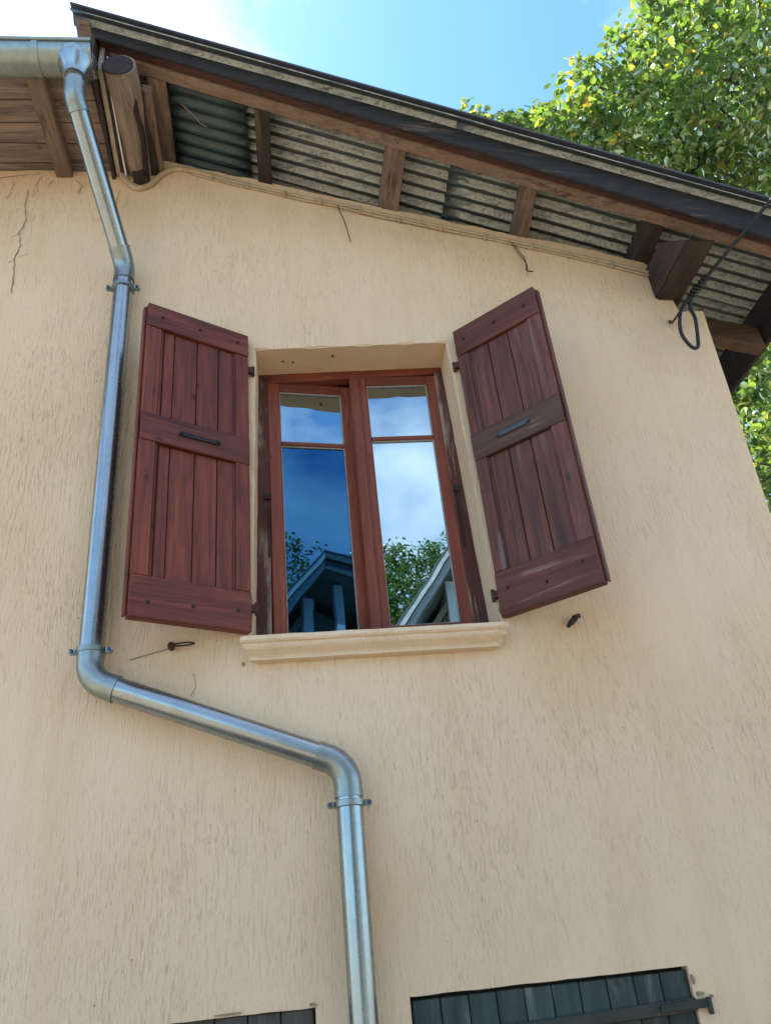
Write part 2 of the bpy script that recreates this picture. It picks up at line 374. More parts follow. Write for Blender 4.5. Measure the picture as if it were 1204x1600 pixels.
def classify(e):
    m = (e.verts[0].co+e.verts[1].co)/2
    for k, (a, b_, c, d) in enumerate(OPEN):
        if a-.05 < m.x < b_+.05 and c-.05 < m.z < d+.05: return k
    return -1
hole = [e for e in be if classify(e) >= 0]
depth = {0: .26, 1: .06, 2: .06}
cls = {e: classify(e) for e in hole}
ret = bmesh.ops.extrude_edge_only(bm, edges=hole)
for v in [q for q in ret['geom'] if isinstance(q, bmesh.types.BMVert)]:
    k = 0 if v.co.z > 2 else 1
    v.co.y = depth[k]
ce = [e for e in bm.edges if len(e.link_faces) == 2 and classify(e) == 0 and e.calc_face_angle() > .9 and all(abs(v.co.y) < .02 for v in e.verts)]
bmesh.ops.bevel(bm, geom=ce, offset=.012, segments=3, affect='EDGES', clamp_overlap=True)
# rounded house corner running into the side wall
last = [grid[len(xs)-1, j] for j in range(len(zs)+NF)]
for dx, dy in ((.010, .004), (.017, .014), (.020, .028), (.020, .5), (.020, 6.0)):
    nw = [bm.verts.new((v.co.x+dx if True else 0, dy, v.co.z)) for v in [grid[len(xs)-1, j] for j in range(len(zs)+NF)]]
    for j in range(len(nw)-1): bm.faces.new((last[j], nw[j], nw[j+1], last[j+1]))
    last = nw
me = bpy.data.meshes.new('wall'); bmesh.ops.recalc_face_normals(bm, faces=bm.faces); bm.to_mesh(me); bm.free()
wall = obj('wall', me, M['stucco'], house); shade_auto(wall, 45)
# body of the house behind (keeps light out)
mb = MB(); mb.box(WX0, 2.16, 3.6, 3.7, 0, 5.3); mb.box(WX0, WX0+.05, .02, 3.6, 0, 5.5); mb.box(WX0, 2.14, .3, 3.6, 4.45, 4.5); mb.box(WX0, 2.14, .3, 3.6, 2.2, 2.25); mb.box(WX0, 2.14, .07, .12, .02, 1.6)
obj('interior_wall', mb.mesh('interior_wall'), M['room'], house)

# cracks in the render
def crack(pts, r=.0025):
    r *= .52
    P = []
    for a, b_ in zip(pts[:-1], pts[1:]):
        for t in np.linspace(0, 1, 6)[:-1]:
            P.append((a[0]+(b_[0]-a[0])*t+random.uniform(-.004, .004), -.0030, a[1]+(b_[1]-a[1])*t))
    P.append((pts[-1][0], -.003, pts[-1][1]))
    rr_ = [r*random.uniform(.5, 1.25) for _ in P]; rr_[0] = rr_[-1] = r*.2
    obj('crack', MB().tube(P, rr_, 5).mesh('crack'), M['crack'], wall)
crack([(-1.392, 5.42), (-1.397, 5.30), (-1.375, 5.176), (-1.40, 5.079), (-1.385, 4.984), (-1.40, 4.891), (-1.391, 4.778), (-1.383, 4.645)], .0042)
crack([(-1.40, 5.08), (-1.44, 5.05)], .002); crack([(-1.395, 4.89), (-1.43, 4.86)], .002); crack([(-1.39, 4.9), (-1.33, 4.93)], .0018)
crack([(-1.33, 5.53), (-1.36, 5.45), (-1.34, 5.41), (-1.37, 5.36)], .0028); crack([(-1.47, 5.52), (-1.48, 5.42), (-1.50, 5.34)], .0025)
crack([(-1.15, 5.50), (-1.11, 5.44), (-1.13, 5.38)], .003); crack([(-1.27, 5.5), (-1.29, 5.43)], .0025)
crack([(-.905, 5.42), (-.915, 5.30), (-.92, 5.17)], .002); crack([(-1.62, 5.5), (-1.45, 5.535), (-1.33, 5.55)], .003)
crack([(-.86, 5.38), (-.865, 5.28)], .0016); crack([(-.44, 2.62), (-.43, 2.56), (-.45, 2.52)], .002)
crack([(.2, 5.27), (.6, 5.15), (1.0, 5.02)], .0015)

# ------------------------------------------------------------------ window: frame, casements, sill
FY = .20
wf = MB()
def slant(mb, x0, x1, y0, y1, za0, za1, zb0, zb1):   # horizontal member whose two ends differ in height
    mb.hexa([(x0, y0, za0), (x1, y0, zb0), (x1, y1, zb0), (x0, y1, za0)], [(x0, y0, za1), (x1, y0, zb1), (x1, y1, zb1), (x0, y1, za1)])
slant(wf, -.23, .86, FY, FY+.06, 4.195, 4.29, 4.236, 4.33)
win = obj('window_frame', wf.mesh('window_frame', .004), M['frame_h'], house)
obj('bottom_rail', MB().box(-.138, .746, FY, FY+.06, 2.70, 2.768).mesh('bottom_rail', .004), M['frame_h'], win)
wl = MB(); wl.hexa([(-.23, FY-.002, 2.75), (-.140, FY-.002, 2.75), (-.140, FY+.062, 2.75), (-.23, FY+.062, 2.75)], [(-.23, FY-.002, 4.28), (-.128, FY-.002, 4.23), (-.128, FY+.062, 4.23), (-.23, FY+.062, 4.28)])
obj('jamb', wl.mesh('jamb', .004, 1, .002, .25, 1), M['frame_old'], win)
wl = MB(); wl.hexa([(.748, FY-.002, 2.75), (.86, FY-.002, 2.75), (.86, FY+.062, 2.75), (.748, FY+.062, 2.75)], [(.742, FY-.002, 4.25), (.86, FY-.002, 4.28), (.86, FY+.062, 4.28), (.742, FY+.062, 4.25)])
obj('jamb', wl.mesh('jamb', .004, 1, .002, .25, 2), M['frame_old'], win)

def casement(x0, x1, stile_l, stile_r, zt, hinge_left, ang, astragal):
    """local origin at hinge bottom; local x to the right."""
    W = x1-x0; hx = 0 if hinge_left else 0
    ztop_, zb = zt, 2.77
    fr = MB(); t = .045
    fr.box(0, stile_l, 0, t, zb, ztop_)
    fr.box(W-stile_r, W, 0, t, zb, ztop_)
    c = obj('casement', fr.mesh('casement', .004), M['frame_v'], house, local=True)
    if hinge_left: c.location = (x0, FY+.004, 0); c.rotation_euler.z = ang
    else: c.location = (x0, FY+.004, 0)
    top_h = .052; bar_z = 3.835; bot = 2.838
    for z0, z1 in ((ztop_-top_h, ztop_), (zb, bot)):
        obj('rail', MB().box(stile_l, W-stile_r, .002, t-.002, z0, z1).mesh('rail', .003), M['frame_h'], c, local=True)
    obj('glazing_bar', MB().box(stile_l, W-stile_r, .004, t-.006, bar_z-.012, bar_z+.012).mesh('glazing_bar', .004), M['frame_h'], c, local=True)
    pt = MB()
    for a, b_ in ((bot, bar_z-.012), (bar_z+.012, ztop_-top_h)):
        e = .004
        pt.box(stile_l, stile_l+e, .012, .02, a, b_); pt.box(W-stile_r-e, W-stile_r, .012, .02, a, b_); pt.box(stile_l+e, W-stile_r-e, .012, .02, a, a+e); pt.box(stile_l+e, W-stile_r-e, .012, .02, b_-e, b_)
    obj('putty', pt.mesh('putty', 0, 1, .001), M['putty'], c, local=True)
    for k, (a, b_) in enumerate(((bot, bar_z-.012), (bar_z+.012, ztop_-top_h))):
        mt = M['glass_dark'] if (hinge_left and k == 0) else M['glass']
        obj('glass_pane', MB().box(stile_l-.005, W-stile_r+.005, .020, .024, a-.005, b_+.005).mesh('glass_pane'), mt, c, local=True)
    if astragal:
        obj('cover_strip', MB().box(-.022, .030, -.014, -.001, zb, ztop_-.004).mesh('cover_strip', .006, 2), M['frame_v'], c, local=True)
    return c
casement(-.132, .312, .062, .062, 4.208, True, R(8.2), False)
casement(.312, .752, .066, .058, 4.222, False, 0, True)
# espagnolette hooks on both jambs
for x, s in ((-.142, 1), (.760, -1)):
    h = MB(); h.tube([(x, FY-.006, 3.51), (x+.002*s, FY-.014, 3.40), (x, FY-.012, 3.28), (x, FY-.006, 3.20)], .004, 6); h.box(x-.012, x+.012, FY-.018, FY-.003, 3.50, 3.53)
    obj('hook', h.mesh('hook'), M['iron'], win)

# moulded sill
prof = [(0.0, 2.728), (-.098, 2.712), (-.100, 2.690), (-.094, 2.680), (-.086, 2.676), (-.084, 2.662), (-.078, 2.650), (-.062, 2.634), (-.050, 2.622), (-.046, 2.612), (-.046, 2.602), (-.038, 2.600), (0.0, 2.598)]
prof = [(y, 2.728-(2.728-z)*.76) for y, z in prof]
sm = MB(); nxs = 46
for i in range(nxs+1):
    u = i/nxs
    for y, z in prof:
        ins = (.100+y)*.62                       # the moulding returns at both ends
        x0, x1 = -.252+ins, .826-ins
        x = x0+(x1-x0)*u
        chip = max(0, 1-abs(u-.997)/.03)*.012+max(0, 1-abs(u-.003)/.025)*.008
        sm.v.append((x, min(.0, y+.002*nz1(x, 18, y*40)+chip*abs(mnoise.noise(Vector((x*60, y*90, z*60))))*2), z+(x-.3)*-.006+.0015*nz1(x, 12, z*9)))
n = len(prof)
for i in range(nxs):
    for j in range(n-1): sm.f.append((i*n+j, i*n+j+1, (i+1)*n+j+1, (i+1)*n+j))
sm.f.append(tuple(range(n))); sm.f.append(tuple(nxs*n+j for j in reversed(range(n))))
obj('window_sill', sm.mesh('window_sill'), M['plaster'], house)
# inner sill shelf under the casements
obj('sill_bed', MB().box(-.20, .81, .002, .21, 2.690, 2.752).mesh('sill_bed', .004), M['plaster'], house)
# broken tie ends left in the lintel
for x, y in ((.202, .07), (-.05, .10), (.0, .11)):
    obj('nail', MB().tube([(x, y, 4.275), (x+.003, y-.003, 4.252), (x+.008, y-.006, 4.249)], .005, 6).mesh('nail'), M['rust'], house)

# ------------------------------------------------------------------ upper shutters
def shutter(hx, hy, zb, w_, h, ang, s, mv, mh, mmid, planks, stile_a, stile_b, rails, lab, bar_mat):
    """local x from the hinge to the free edge, s = side the visible face looks to."""
    def bx(x0, x1, y0, y1, z0, z1):
        a, b_ = sorted((s*y0, s*y1)); return MB().box(x0, x1, a, b_, z0, z1)
    ta, tb, ma, mb_, ba, bb = rails
    body = bx(0, stile_a, -.020, .014, bb+.002, ta-.002)
    o = obj('shutter', body.mesh('shutter', .004), mv, house, local=True)
    o.location = (hx, hy, zb); o.rotation_euler.z = ang; o['label'] = lab
    def part(name, m_, mat, bev=.003, rough=0): return obj(name, m_.mesh(name, bev, 1, rough, .3 if rough else 0, random.random()*9), mat, o, local=True)
    part('stile', bx(w_-stile_b, w_, -.020, .014, bb+.002, ta-.002), mv)
    part('rebate_strip', bx(w_+.001, w_+.012, -.034, -.004, .012, h-.012), mv)
    part('rail', bx(0, w_, -.019, .017, ta, h), mh); part('rail', bx(0, w_, -.021, .019, ma, mb_), mmid); part('rail', bx(0, w_, -.019, .019, ba, bb), mh)
    # bead along the panel
    for z0, z1 in ((bb, ma), (mb_, ta)):
        part('bead', bx(stile_a, stile_a+.010, -.012, .008, z0+.003, z1-.003), mv, .003)
        part('bead', bx(w_-stile_b-.010, w_-stile_b, -.012, .008, z0+.003, z1-.003), mv, .003)
        for a, b_ in zip(planks[:-1], planks[1:]):
            d = random.uniform(-.0015, .0015)
            part('plank', bx(a+.0018, b_-.0018, -.018, .001+d, z0+.001, z1-.001), mv, .003)
    # outer face boarding
    part('back_board', bx(.004, w_-.004, -.038, -.0225, .006, h-.006), mv)
    for fx in (.12, .5, .86):
        for z in ((ba+bb)/2+random.uniform(-.02, .02), (ta+h)/2):
            mm = MB(); c0 = Vector((w_*fx, s*.018, z))
            mm.tube([c0, c0+Vector((0, s*.005, 0))], [.009, .006], 8); part('bolt', mm, M['iron'], 0)
    # flat iron bar on the middle rail
    zc = (ma+mb_)/2
    m_ = bx(w_*.30, w_*.66, .019, .027, zc-.011, zc+.011); part('latch_bar', m_, bar_mat, .002)
    for fx in (.31, .65):
        c0 = Vector((w_*fx, s*.027, zc)); part('bolt', MB().tube([c0, c0+Vector((0, s*.007, 0))], [.010, .007], 8), bar_mat, 0)
    # hinges
    for z in (h-.20, .11):
        hm = bx(-.035, .012, -.012, .010, z-.016, z+.016); hm.tube([(-.030, 0, z-.028), (-.030, 0, z+.028)], .009, 8); part('hinge', hm, M['rust'], .002)
    return o
HL = 1.548
shutter(-.216, -.030, 2.753, .498, HL, math.atan2(-.246, -.436), 1, M['red_v'], M['red_h'], M['red_h'], [.066, .148, .252, .362, .412, .430], .066, .068, (HL*.915, HL, HL*.512, HL*.602, 0, HL*.112), 'dark red shutter hanging on the drainpipe side of the window', M['iron'])
shutter(.826, -.030, 2.753, .462, HL, math.atan2(-.315, .345), -1, M['fade_v'], M['fade_h'], M['grey_h'], [.062, .170, .282, .392], .062, .070, (HL*.895, HL, HL*.495, HL*.590, 0, HL*.128), 'sun-faded dark red shutter hanging beside the roof corner', M['steel'])
# hinge pins and hold-backs in the wall
def holdback(pts, r, mat, extra=None):
    m_ = MB().tube(pts, r, 7)
    if extra: m_.tube(extra[0], extra[1], 6)
    obj('shutter_stop', m_.mesh('shutter_stop'), mat, house, smooth=True)
holdback([(-.53, .01, 2.722), (-.528, -.018, 2.723), (-.526, -.034, 2.722), (-.515, -.040, 2.721)], [.010, .014, .016, .009], M['rust'], ([(-.53, -.012, 2.718), (-.60, -.010, 2.703), (-.69, -.006, 2.682)], .0014))
obj('shutter_stop', MB().tube(spline_([(-.52, -.036, 2.726), (-.48, -.038, 2.729), (-.45, -.038, 2.728), (-.435, -.037, 2.724), (-.45, -.036, 2.720), (-.48, -.036, 2.718), (-.52, -.036, 2.719)]), .0036, 6).mesh('shutter_stop'), M['rust'], house, smooth=True)
holdback([(1.12, .01, 2.725), (1.125, -.035, 2.728), (1.105, -.045, 2.712), (1.085, -.048, 2.692)], [.012, .013, .011, .008], M['iron'], ([(1.118, -.036, 2.733), (1.150, -.038, 2.742)], .010))

# ------------------------------------------------------------------ ground-floor shutters
def low_shutter(x0, x1, zt, nb, mat, mb_, lab, hinge):
    z0 = .21; edges = np.linspace(x0+.006, x1-.006, nb+1)
    b = obj('shutter', MB().box(x0+.004, x1-.004, .040, .058, z0, zt-.006).mesh('shutter'), M['brown_gr'], house)
    b['label'] = lab
    for k in range(nb):
        d = random.uniform(-.008, -.003); j = random.uniform(-.004, .002)
        obj('plank', MB().box(edges[k]+.0018, edges[k+1]-.0018, .017+d, .038+d, z0, zt-.0005+j*.3).mesh('plank', .003), mat, b)
    slant_m = MB(); slant(slant_m, x0-.0+.01, x1+.002, -.004, .0135, zt-.145, zt-.106, zt-.122, zt-.083)
    obj('batten', slant_m.mesh('batten', .003), mb_, b)
    if hinge:
        h = MB(); slant(h, x1-.13, x1+.045, -.014, -.0045, zt-.117, zt-.092, zt-.115, zt-.088); h.tube([(x1+.04, -.014, zt-.135), (x1+.04, -.014, zt-.085)], .010, 8)
        obj('hinge', h.mesh('hinge', .002), M['green_h'], b)
    return b
low_shutter(.294, 1.268, 1.436, 10, M['green'], M['green_h'], 'flaking green boarded shutter closed under the window', True)
low_shutter(-1.0, -.02, 1.447, 9, M['brown_gr'], M['brown_gr'], 'grey-brown boarded shutter closed beside the drainpipe', False)
def chips(spots):
    for (x, z, sx, sz) in spots:
        m_ = MB(); vs = []; n_ = 11
        for k in range(n_):
            a = 2*math.pi*k/n_; rr_ = random.uniform(.55, 1.1); vs.append((x+math.cos(a)*sx*rr_, -.0075, z+math.sin(a)*sz*rr_))
        vs2 = [(p[0], .004, p[2]) for p in vs]; m_.add(vs+vs2, [tuple(range(n_)), tuple(reversed(range(n_, 2*n_)))]+[(k, (k+1) % n_, n_+(k+1) % n_, n_+k) for k in range(n_)])
        obj('render_patch', m_.mesh('render_patch', 0, 1, .002), M['chip'], wall)
chips([(1.276, 1.405, .006, .022), (1.290, 1.362, .018, .007), (1.326, 1.352, .009, .006), (-.026, 1.457, .014, .006), (-.30, 1.455, .05, .004)])
chips([(.826, 2.80, .008, .022), (.832, 2.77, .006, .012), (-.218, 2.83, .006, .026), (-.246, 2.635, .006, .012)])

# ------------------------------------------------------------------ roof
SZ = 5.563
def rv(x, v): return v+K*x               # world y of a line lying v in front of the wall and parallel to the verge
deck = MB()
vv = [(-1.03, -.646), (2.78, -.646), (2.78, 4.0), (-1.03, 4.0)]
deck.hexa([(x, rv(x, v), SZ+.0195-SL*x) for x, v in vv], [(x, rv(x, v), SZ+.033-SL*x) for x, v in vv])
roof = obj('roof', deck.mesh('roof'), M['sheet_top'], house)
def sheet(x0, x1, v0, v1, mat, dz=0, amp=.0175, pitch=.076, ph=0):
    nv = max(8, int((v1-v0)/pitch*12)); nx = max(2, int((x1-x0)/.12)); m_ = MB()
    for i in range(nx+1):
        x = x0+(x1-x0)*i/nx
        for j in range(nv+1):
            v = v0+(v1-v0)*j/nv
            z = SZ-SL*x+dz+amp*math.cos(2*math.pi*(v-v0)/pitch+ph)+.004*mnoise.noise(Vector((x*1.3, v*.9, 2)))
            m_.v.append((x+.004*mnoise.noise(Vector((i, v*14, 5)))*(i in (0, nx)), rv(x, v), z))
    for i in range(nx):
        for j in range(nv): m_.f.append((i*(nv+1)+j, (i+1)*(nv+1)+j, (i+1)*(nv+1)+j+1, i*(nv+1)+j+1))
    o = obj('corrugated_sheet', m_.mesh('corrugated_sheet'), mat, roof, smooth=True)
    md = o.modifiers.new('thickness', 'SOLIDIFY'); md.thickness = .003; md.offset = 1
    return o
v = -.640
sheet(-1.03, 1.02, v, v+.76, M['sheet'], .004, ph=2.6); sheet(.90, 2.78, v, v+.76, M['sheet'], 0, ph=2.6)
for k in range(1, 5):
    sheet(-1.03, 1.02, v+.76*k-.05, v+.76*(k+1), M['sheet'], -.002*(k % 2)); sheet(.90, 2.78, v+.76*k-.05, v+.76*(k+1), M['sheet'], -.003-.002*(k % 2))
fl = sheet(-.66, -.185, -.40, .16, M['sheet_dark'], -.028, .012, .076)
# verge rafter, barge board
def along(x0, x1, v0, v1, za, zb_, sa, sb, m_=None, seg=14, wob=0):
    """member following the verge: underside za - sa*x, top zb_ - sb*x"""
    m_ = m_ or MB(); n0 = len(m_.v)
    for i in range(seg+1):
        x = x0+(x1-x0)*i/seg; d = wob*nz1(x, 2.3, za)
        for vv_, z in ((v0, za-sa*x), (v1, za-sa*x), (v1, zb_-sb*x), (v0, zb_-sb*x)): m_.v.append((x, rv(x, vv_)+d*.5, z+d))
    for i in range(seg):
        for j in range(4): m_.f.append((n0+i*4+j, n0+i*4+(j+1) % 4, n0+(i+1)*4+(j+1) % 4, n0+(i+1)*4+j))
    m_.f.append(tuple(n0+j for j in (3, 2, 1, 0))); m_.f.append(tuple(n0+seg*4+j for j in range(4))); return m_
obj('verge_rafter', along(-.90, 2.72, -.490, -.420, 5.470, 5.540, .338, .318, wob=.004).mesh('verge_rafter', .005), M['wood_x'], roof)
obj('fillet_strip', along(-.90, 2.72, -.545, -.492, 5.482, 5.538, .345, .318, wob=.003).mesh('fillet_strip', .003), M['fillet'], roof)
obj('barge_board', along(-.935, 2.74, -.572, -.547, 5.448, 5.558, .352, .318, wob=.004).mesh('barge_board', .007), M['dark_x'], roof)
obj('verge_plank', along(-1.01, -.94, -.60, -.30, SZ-.030, SZ-.014, SL, SL).mesh('verge_plank', .002), M['wood_x'], roof)
# lookouts between wall and verge rafter
def lookout(xw, xr, wd, mat, z0=5.430, rise=.035, h=.125):
    va = rv(xr, -.425)
    m_ = MB().beam((xw, .10, z0-SL*xw-.002), (xr, va, z0+rise-SL*xr), (wd, 0, -SL*wd), (0, 0, h))
    obj('lookout', m_.mesh('lookout', .004, 1, .002, .2, xw), mat, roof)
lookout(-.105, -.098, .078, M['dark_y']); lookout(.585, .600, .095, M['wood_y']); lookout(1.315, 1.300, .072, M['wood_y']); lookout(1.965, 1.965, .085, M['purlin'])
lookout(-.665, -.640, .100, M['wood_y'], 5.455)
# purlin near the low end, one dark tone on every face
pz = 4.534
m_ = MB().add([(1.971, .12, pz), (2.122, .12, pz-.004), (2.122, .12, pz+.21), (1.971, .12, pz+.24), (1.985, -.42, pz+.004), (2.136, -.418, pz), (2.130, -.18, pz+.20), (1.975, -.19, pz+.23)], [(0, 1, 2, 3), (7, 6, 5, 4), (4, 5, 1, 0), (5, 6, 2, 1), (6, 7, 3, 2), (7, 4, 0, 3)])
obj('purlin', m_.mesh('purlin', .010, 2, .007, .1, 3), M['purlin'], roof)
obj('purlin_nail', MB().tube([(2.0, -.40, 4.56), (2.005, -.425, 4.575), (2.03, -.425, 4.56)], .003, 5).mesh('purlin_nail'), M['steel'], roof)
# round log purlin at the high end, with rotten side and end grain
lp = MB(); P = []; RR = []
for i in range(13):
    t = i/12; P.append((-.795+.012*t*0-.005*math.sin(t*5), .08-.69*t, 5.585+.012*math.sin(t*3))); RR.append(.078+.003*math.sin(t*9))
lp.tube(P, RR, 22); lg = obj('log_purlin', lp.mesh('log_purlin', 0, 1, .006, 0, 2), M['log'], roof); shade_auto(lg, 50)
obj('log_split', MB().tube(spline_([(-.742, -.57, 5.555), (-.748, -.42, 5.540), (-.738, -.25, 5.535), (-.752, -.10, 5.522), (-.76, .02, 5.515)]), [.006]+[.015]*23+[.022], 7).mesh('log_split', 0, 1, .008, 0, 8), M['dark_y'], roof)
eg = MB().tube([(-.80, -.609, 5.588), (-.80, -.616, 5.588)], [.080, .074], 22); obj('end_grain', eg.mesh('end_grain', 0, 1, .003), M['dark_y'], roof)
rot = MB().tube([(-.735, .06, 5.56), (-.722, -.10, 5.585), (-.735, -.25, 5.60), (-.725, -.42, 5.60)], [.040, .035, .026, .012], 9); obj('rotten_timber', rot.mesh('rotten_timber', 0, 1, .014, 0, 4), M['dark_y'], roof)
sp_ = MB().tube([(-.785, .03, 5.50), (-.80, -.05, 5.50)], [.055, .035], 9); obj('rotten_timber', sp_.mesh('rotten_timber', 0, 1, .014, 0, 6), M['dark_y'], roof)
slat = MB().beam((-.700, .04, 5.555), (-.690, -.46, 5.615), (.050, 0, -.012), (0, 0, .05)); obj('splinter_slat', slat.mesh('splinter_slat', .004, 1, .004, .12, 5), M['wood_y'], roof)
# step between the two roofs: black board, cream board, white strip painted as sky light through a gap
obj('step_board', MB().beam((-.945, .02, 5.500), (-.925, -.64, 5.600), (.020, 0, 0), (0, 0, .26)).mesh('step_board', .003), M['dark_y'], roof)
obj('step_board', MB().beam((-.918, .02, 5.520), (-.898, -.575, 5.612), (.026, 0, 0), (0, 0, .20)).mesh('step_board', .003, 1, .002, .2), M['trim'], roof)
obj('step_board', MB().beam((-.893, .02, 5.522), (-.873, -.575, 5.612), (.018, 0, 0), (0, 0, .20)).mesh('step_board', .003), M['dark_y'], roof)
obj('sky_gap_strip', MB().beam((-.876, .0, 5.505), (-.862, -.585, 5.598), (.007, 0, 0), (0, 0, .10)).mesh('sky_gap_strip', .001), M['white'], roof)
# low eave over the left part: soffit boards, rafter, roof slab
ys = [.10, -.03, -.155, -.28, -.41, -.53]
for k in range(5):
    obj('soffit_board', MB().box(-3.6, -.955, ys[k+1]+.004, ys[k]-.004, 5.595+random.uniform(0, .006), 5.62).mesh('soffit_board', .004, 1, .003, .5, k), M['soffit'], roof)
obj('soffit_board', MB().box(-3.6, -.955, -.60, -.535, 5.612, 5.63).mesh('soffit_board', .004), M['dark_x'], roof)
for x in (-1.215, -2.05, -2.9):
    m_ = MB().beam((x, .06, 5.520), (x+.012, -.575, 5.527), (.088, 0, 0), (0, 0, .076)); obj('eave_rafter', m_.mesh('eave_rafter', .006, 1, .003, .15, x), M['wood_y'], roof)
slab = MB(); slab.hexa([(-3.6, -.62, 5.640), (-.96, -.62, 5.640), (-.96, 3.7, 7.0), (-3.6, 3.7, 7.0)], [(-3.6, -.62, 5.665), (-.96, -.62, 5.665), (-.96, 3.7, 7.03), (-3.6, 3.7, 7.03)])
obj('eave_slab', slab.mesh('eave_slab'), M['sheet_top'], roof)
# low right eave: fascia, bearer, corner lath
obj('eave_fascia', MB().box(2.70, 2.725, -.33, 4.1, 4.42, 4.690).mesh('eave_fascia', .004, 1, .006, .3), M['dark_y'], roof)
for yb in (.30, 1.15, 2.0):
    obj('eave_rafter', MB().beam((2.02, yb, 5.25-SL*2.02), (2.69, yb-.01, 5.25-SL*2.69), (0, .09, 0), (0, 0, .15)).mesh('eave_rafter', .008, 1, .006, .1, yb), M['eave_x'], roof)
obj('corner_lath', MB().beam((2.237, .085, 3.90), (2.283, .10, 4.56), (.026, 0, 0), (0, .02, 0)).mesh('corner_lath', .003, 1, .003, .1), M['brown_gr'], roof)
obj('straw', MB().tube([(-.53, -.335, 5.69), (-.47, -.28, 5.668), (-.44, -.245, 5.655), (-.405, -.225, 5.65)], .0022, 5).mesh('straw'), M['trim'], roof)

# ------------------------------------------------------------------ gutter
gy, gz, gr = -.640, 5.585, .090
gut = empty('gutter', (-2.2, gy, gz-gr)); tag(gut, 'half-round galvanised rain gutter along the left eave', 'gutter')
def half_round(x0, x1, r0, th, n=20):
    m_ = MB()
    for x in (x0, x1):
        for rr_ in (r0, r0-th):
            for j in range(n+1):
                a = math.pi+math.pi*j/n; m_.v.append((x, gy+rr_*math.cos(a), gz+rr_*math.sin(a)))
    q = n+1
    for j in range(n):
        m_.f += [(j, j+1, 2*q+j+1, 2*q+j), (q+j, 3*q+j, 3*q+j+1, q+j+1), (j, q+j, q+j+1, j+1), (2*q+j, 2*q+j+1, 3*q+j+1, 3*q+j)]
    m_.f += [(0, 2*q, 3*q, q), (n, q+n, 3*q+n, 2*q+n)]
    return m_
o = obj('trough', half_round(-3.5, -.905, gr, .003).mesh('trough'), M['galv_dull'], gut); shade_auto(o, 40)
o = obj('front_bead', MB().tube([(-3.5, gy-gr-.004, gz+.004), (-.902, gy-gr-.004, gz+.004)], .010, 10).mesh('front_bead'), M['galv_dull'], gut, smooth=True)
cap = MB(); q = [(gy+(gr-.001)*math.cos(math.pi+math.pi*j/16), gz+(gr-.001)*math.sin(math.pi+math.pi*j/16)) for j in range(17)]
cap.add([(-.912, a, b_) for a, b_ in q]+[(-.902, a, b_) for a, b_ in q], [tuple(range(17)), tuple(reversed(range(17, 34)))]+[(j, j+17, j+18, j+1) for j in range(16)]+[(16, 33, 17, 0)])
obj('end_cap', cap.mesh('end_cap'), M['galv'], gut)
for x in (-1.165, -1.95, -2.75):
    o = obj('strap', half_round(x-.015, x+.015, gr+.005, .004).mesh('strap'), M['galv_dull'], gut); shade_auto(o, 40)
# ------------------------------------------------------------------ downpipe
dp = empty('downpipe', (.133, -.085, 0)); tag(dp, 'galvanised downpipe zigzagging down the wall from the gutter', 'downpipe')
PR = .0475
pp_ = [(-.985, gy, 5.50), (-.985, -.610, 5.330), (-.835, -.090, 4.730), (-.818, -.085, 4.50), (-.818, -.085, 2.585), (.133, -.085, 2.20), (.133, -.085, .05)]
pp_[2] = (-.818, -.085, 4.735); pp_[3] = None; pp_ = [Vector(p) for p in pp_ if p]
bend = [0, .10, .14, .105, .105, 0]
ends = [pp_[0]]; arcs = []
for i in range(1, len(pp_)-1):
    a, b_, c = pp_[i-1], pp_[i], pp_[i+1]; u = (a-b_).normalized(); v_ = (c-b_).normalized()
    th = math.acos(max(-1, min(1, u.dot(v_)))); t = bend[i]/math.tan(th/2); t = min(t, .45*min((a-b_).length, (c-b_).length))
    s_, e_ = b_+u*t, b_+v_*t; arc = []
    rad = t*math.tan(th/2); cen = b_+(u+v_).normalized()*(rad/math.sin(th/2)); 
    d0 = (s_-cen); d1 = (e_-cen); om = math.acos(max(-1, min(1, d0.normalized().dot(d1.normalized()))))
    for k in range(13):
        f = k/12; arc.append(cen+(d0*math.sin((1-f)*om)+d1*math.sin(f*om))/math.sin(om))
    arcs.append(([s_+u*.045]+[s_+u*.022]+arc+[e_+v_*.022]+[e_+v_*.045])); ends += [s_, e_]
ends.append(pp_[-1])
for i in range(0, len(ends), 2):
    o = obj('pipe', MB().tube([ends[i], ends[i+1]], PR, 28).mesh('pipe'), M['galv'], dp); shade_auto(o, 50)
for arc in arcs:
    rr_ = [PR+.0055, PR+.004]+[PR+.0035]*(len(arc)-4)+[PR+.004, PR+.0055]; o = obj('elbow', MB().tube(arc, rr_, 28).mesh('elbow'), M['galv_dull'], dp); shade_auto(o, 50)
fun = MB().tube([(-.985, gy, 5.560), (-.985, gy, 5.515), (-.985, gy, 5.475), (-.985, gy, 5.43)], [.098, .092, .066, .054], 24)
o = obj('outlet_funnel', fun.mesh('outlet_funnel'), M['galv'], dp); shade_auto(o, 60)
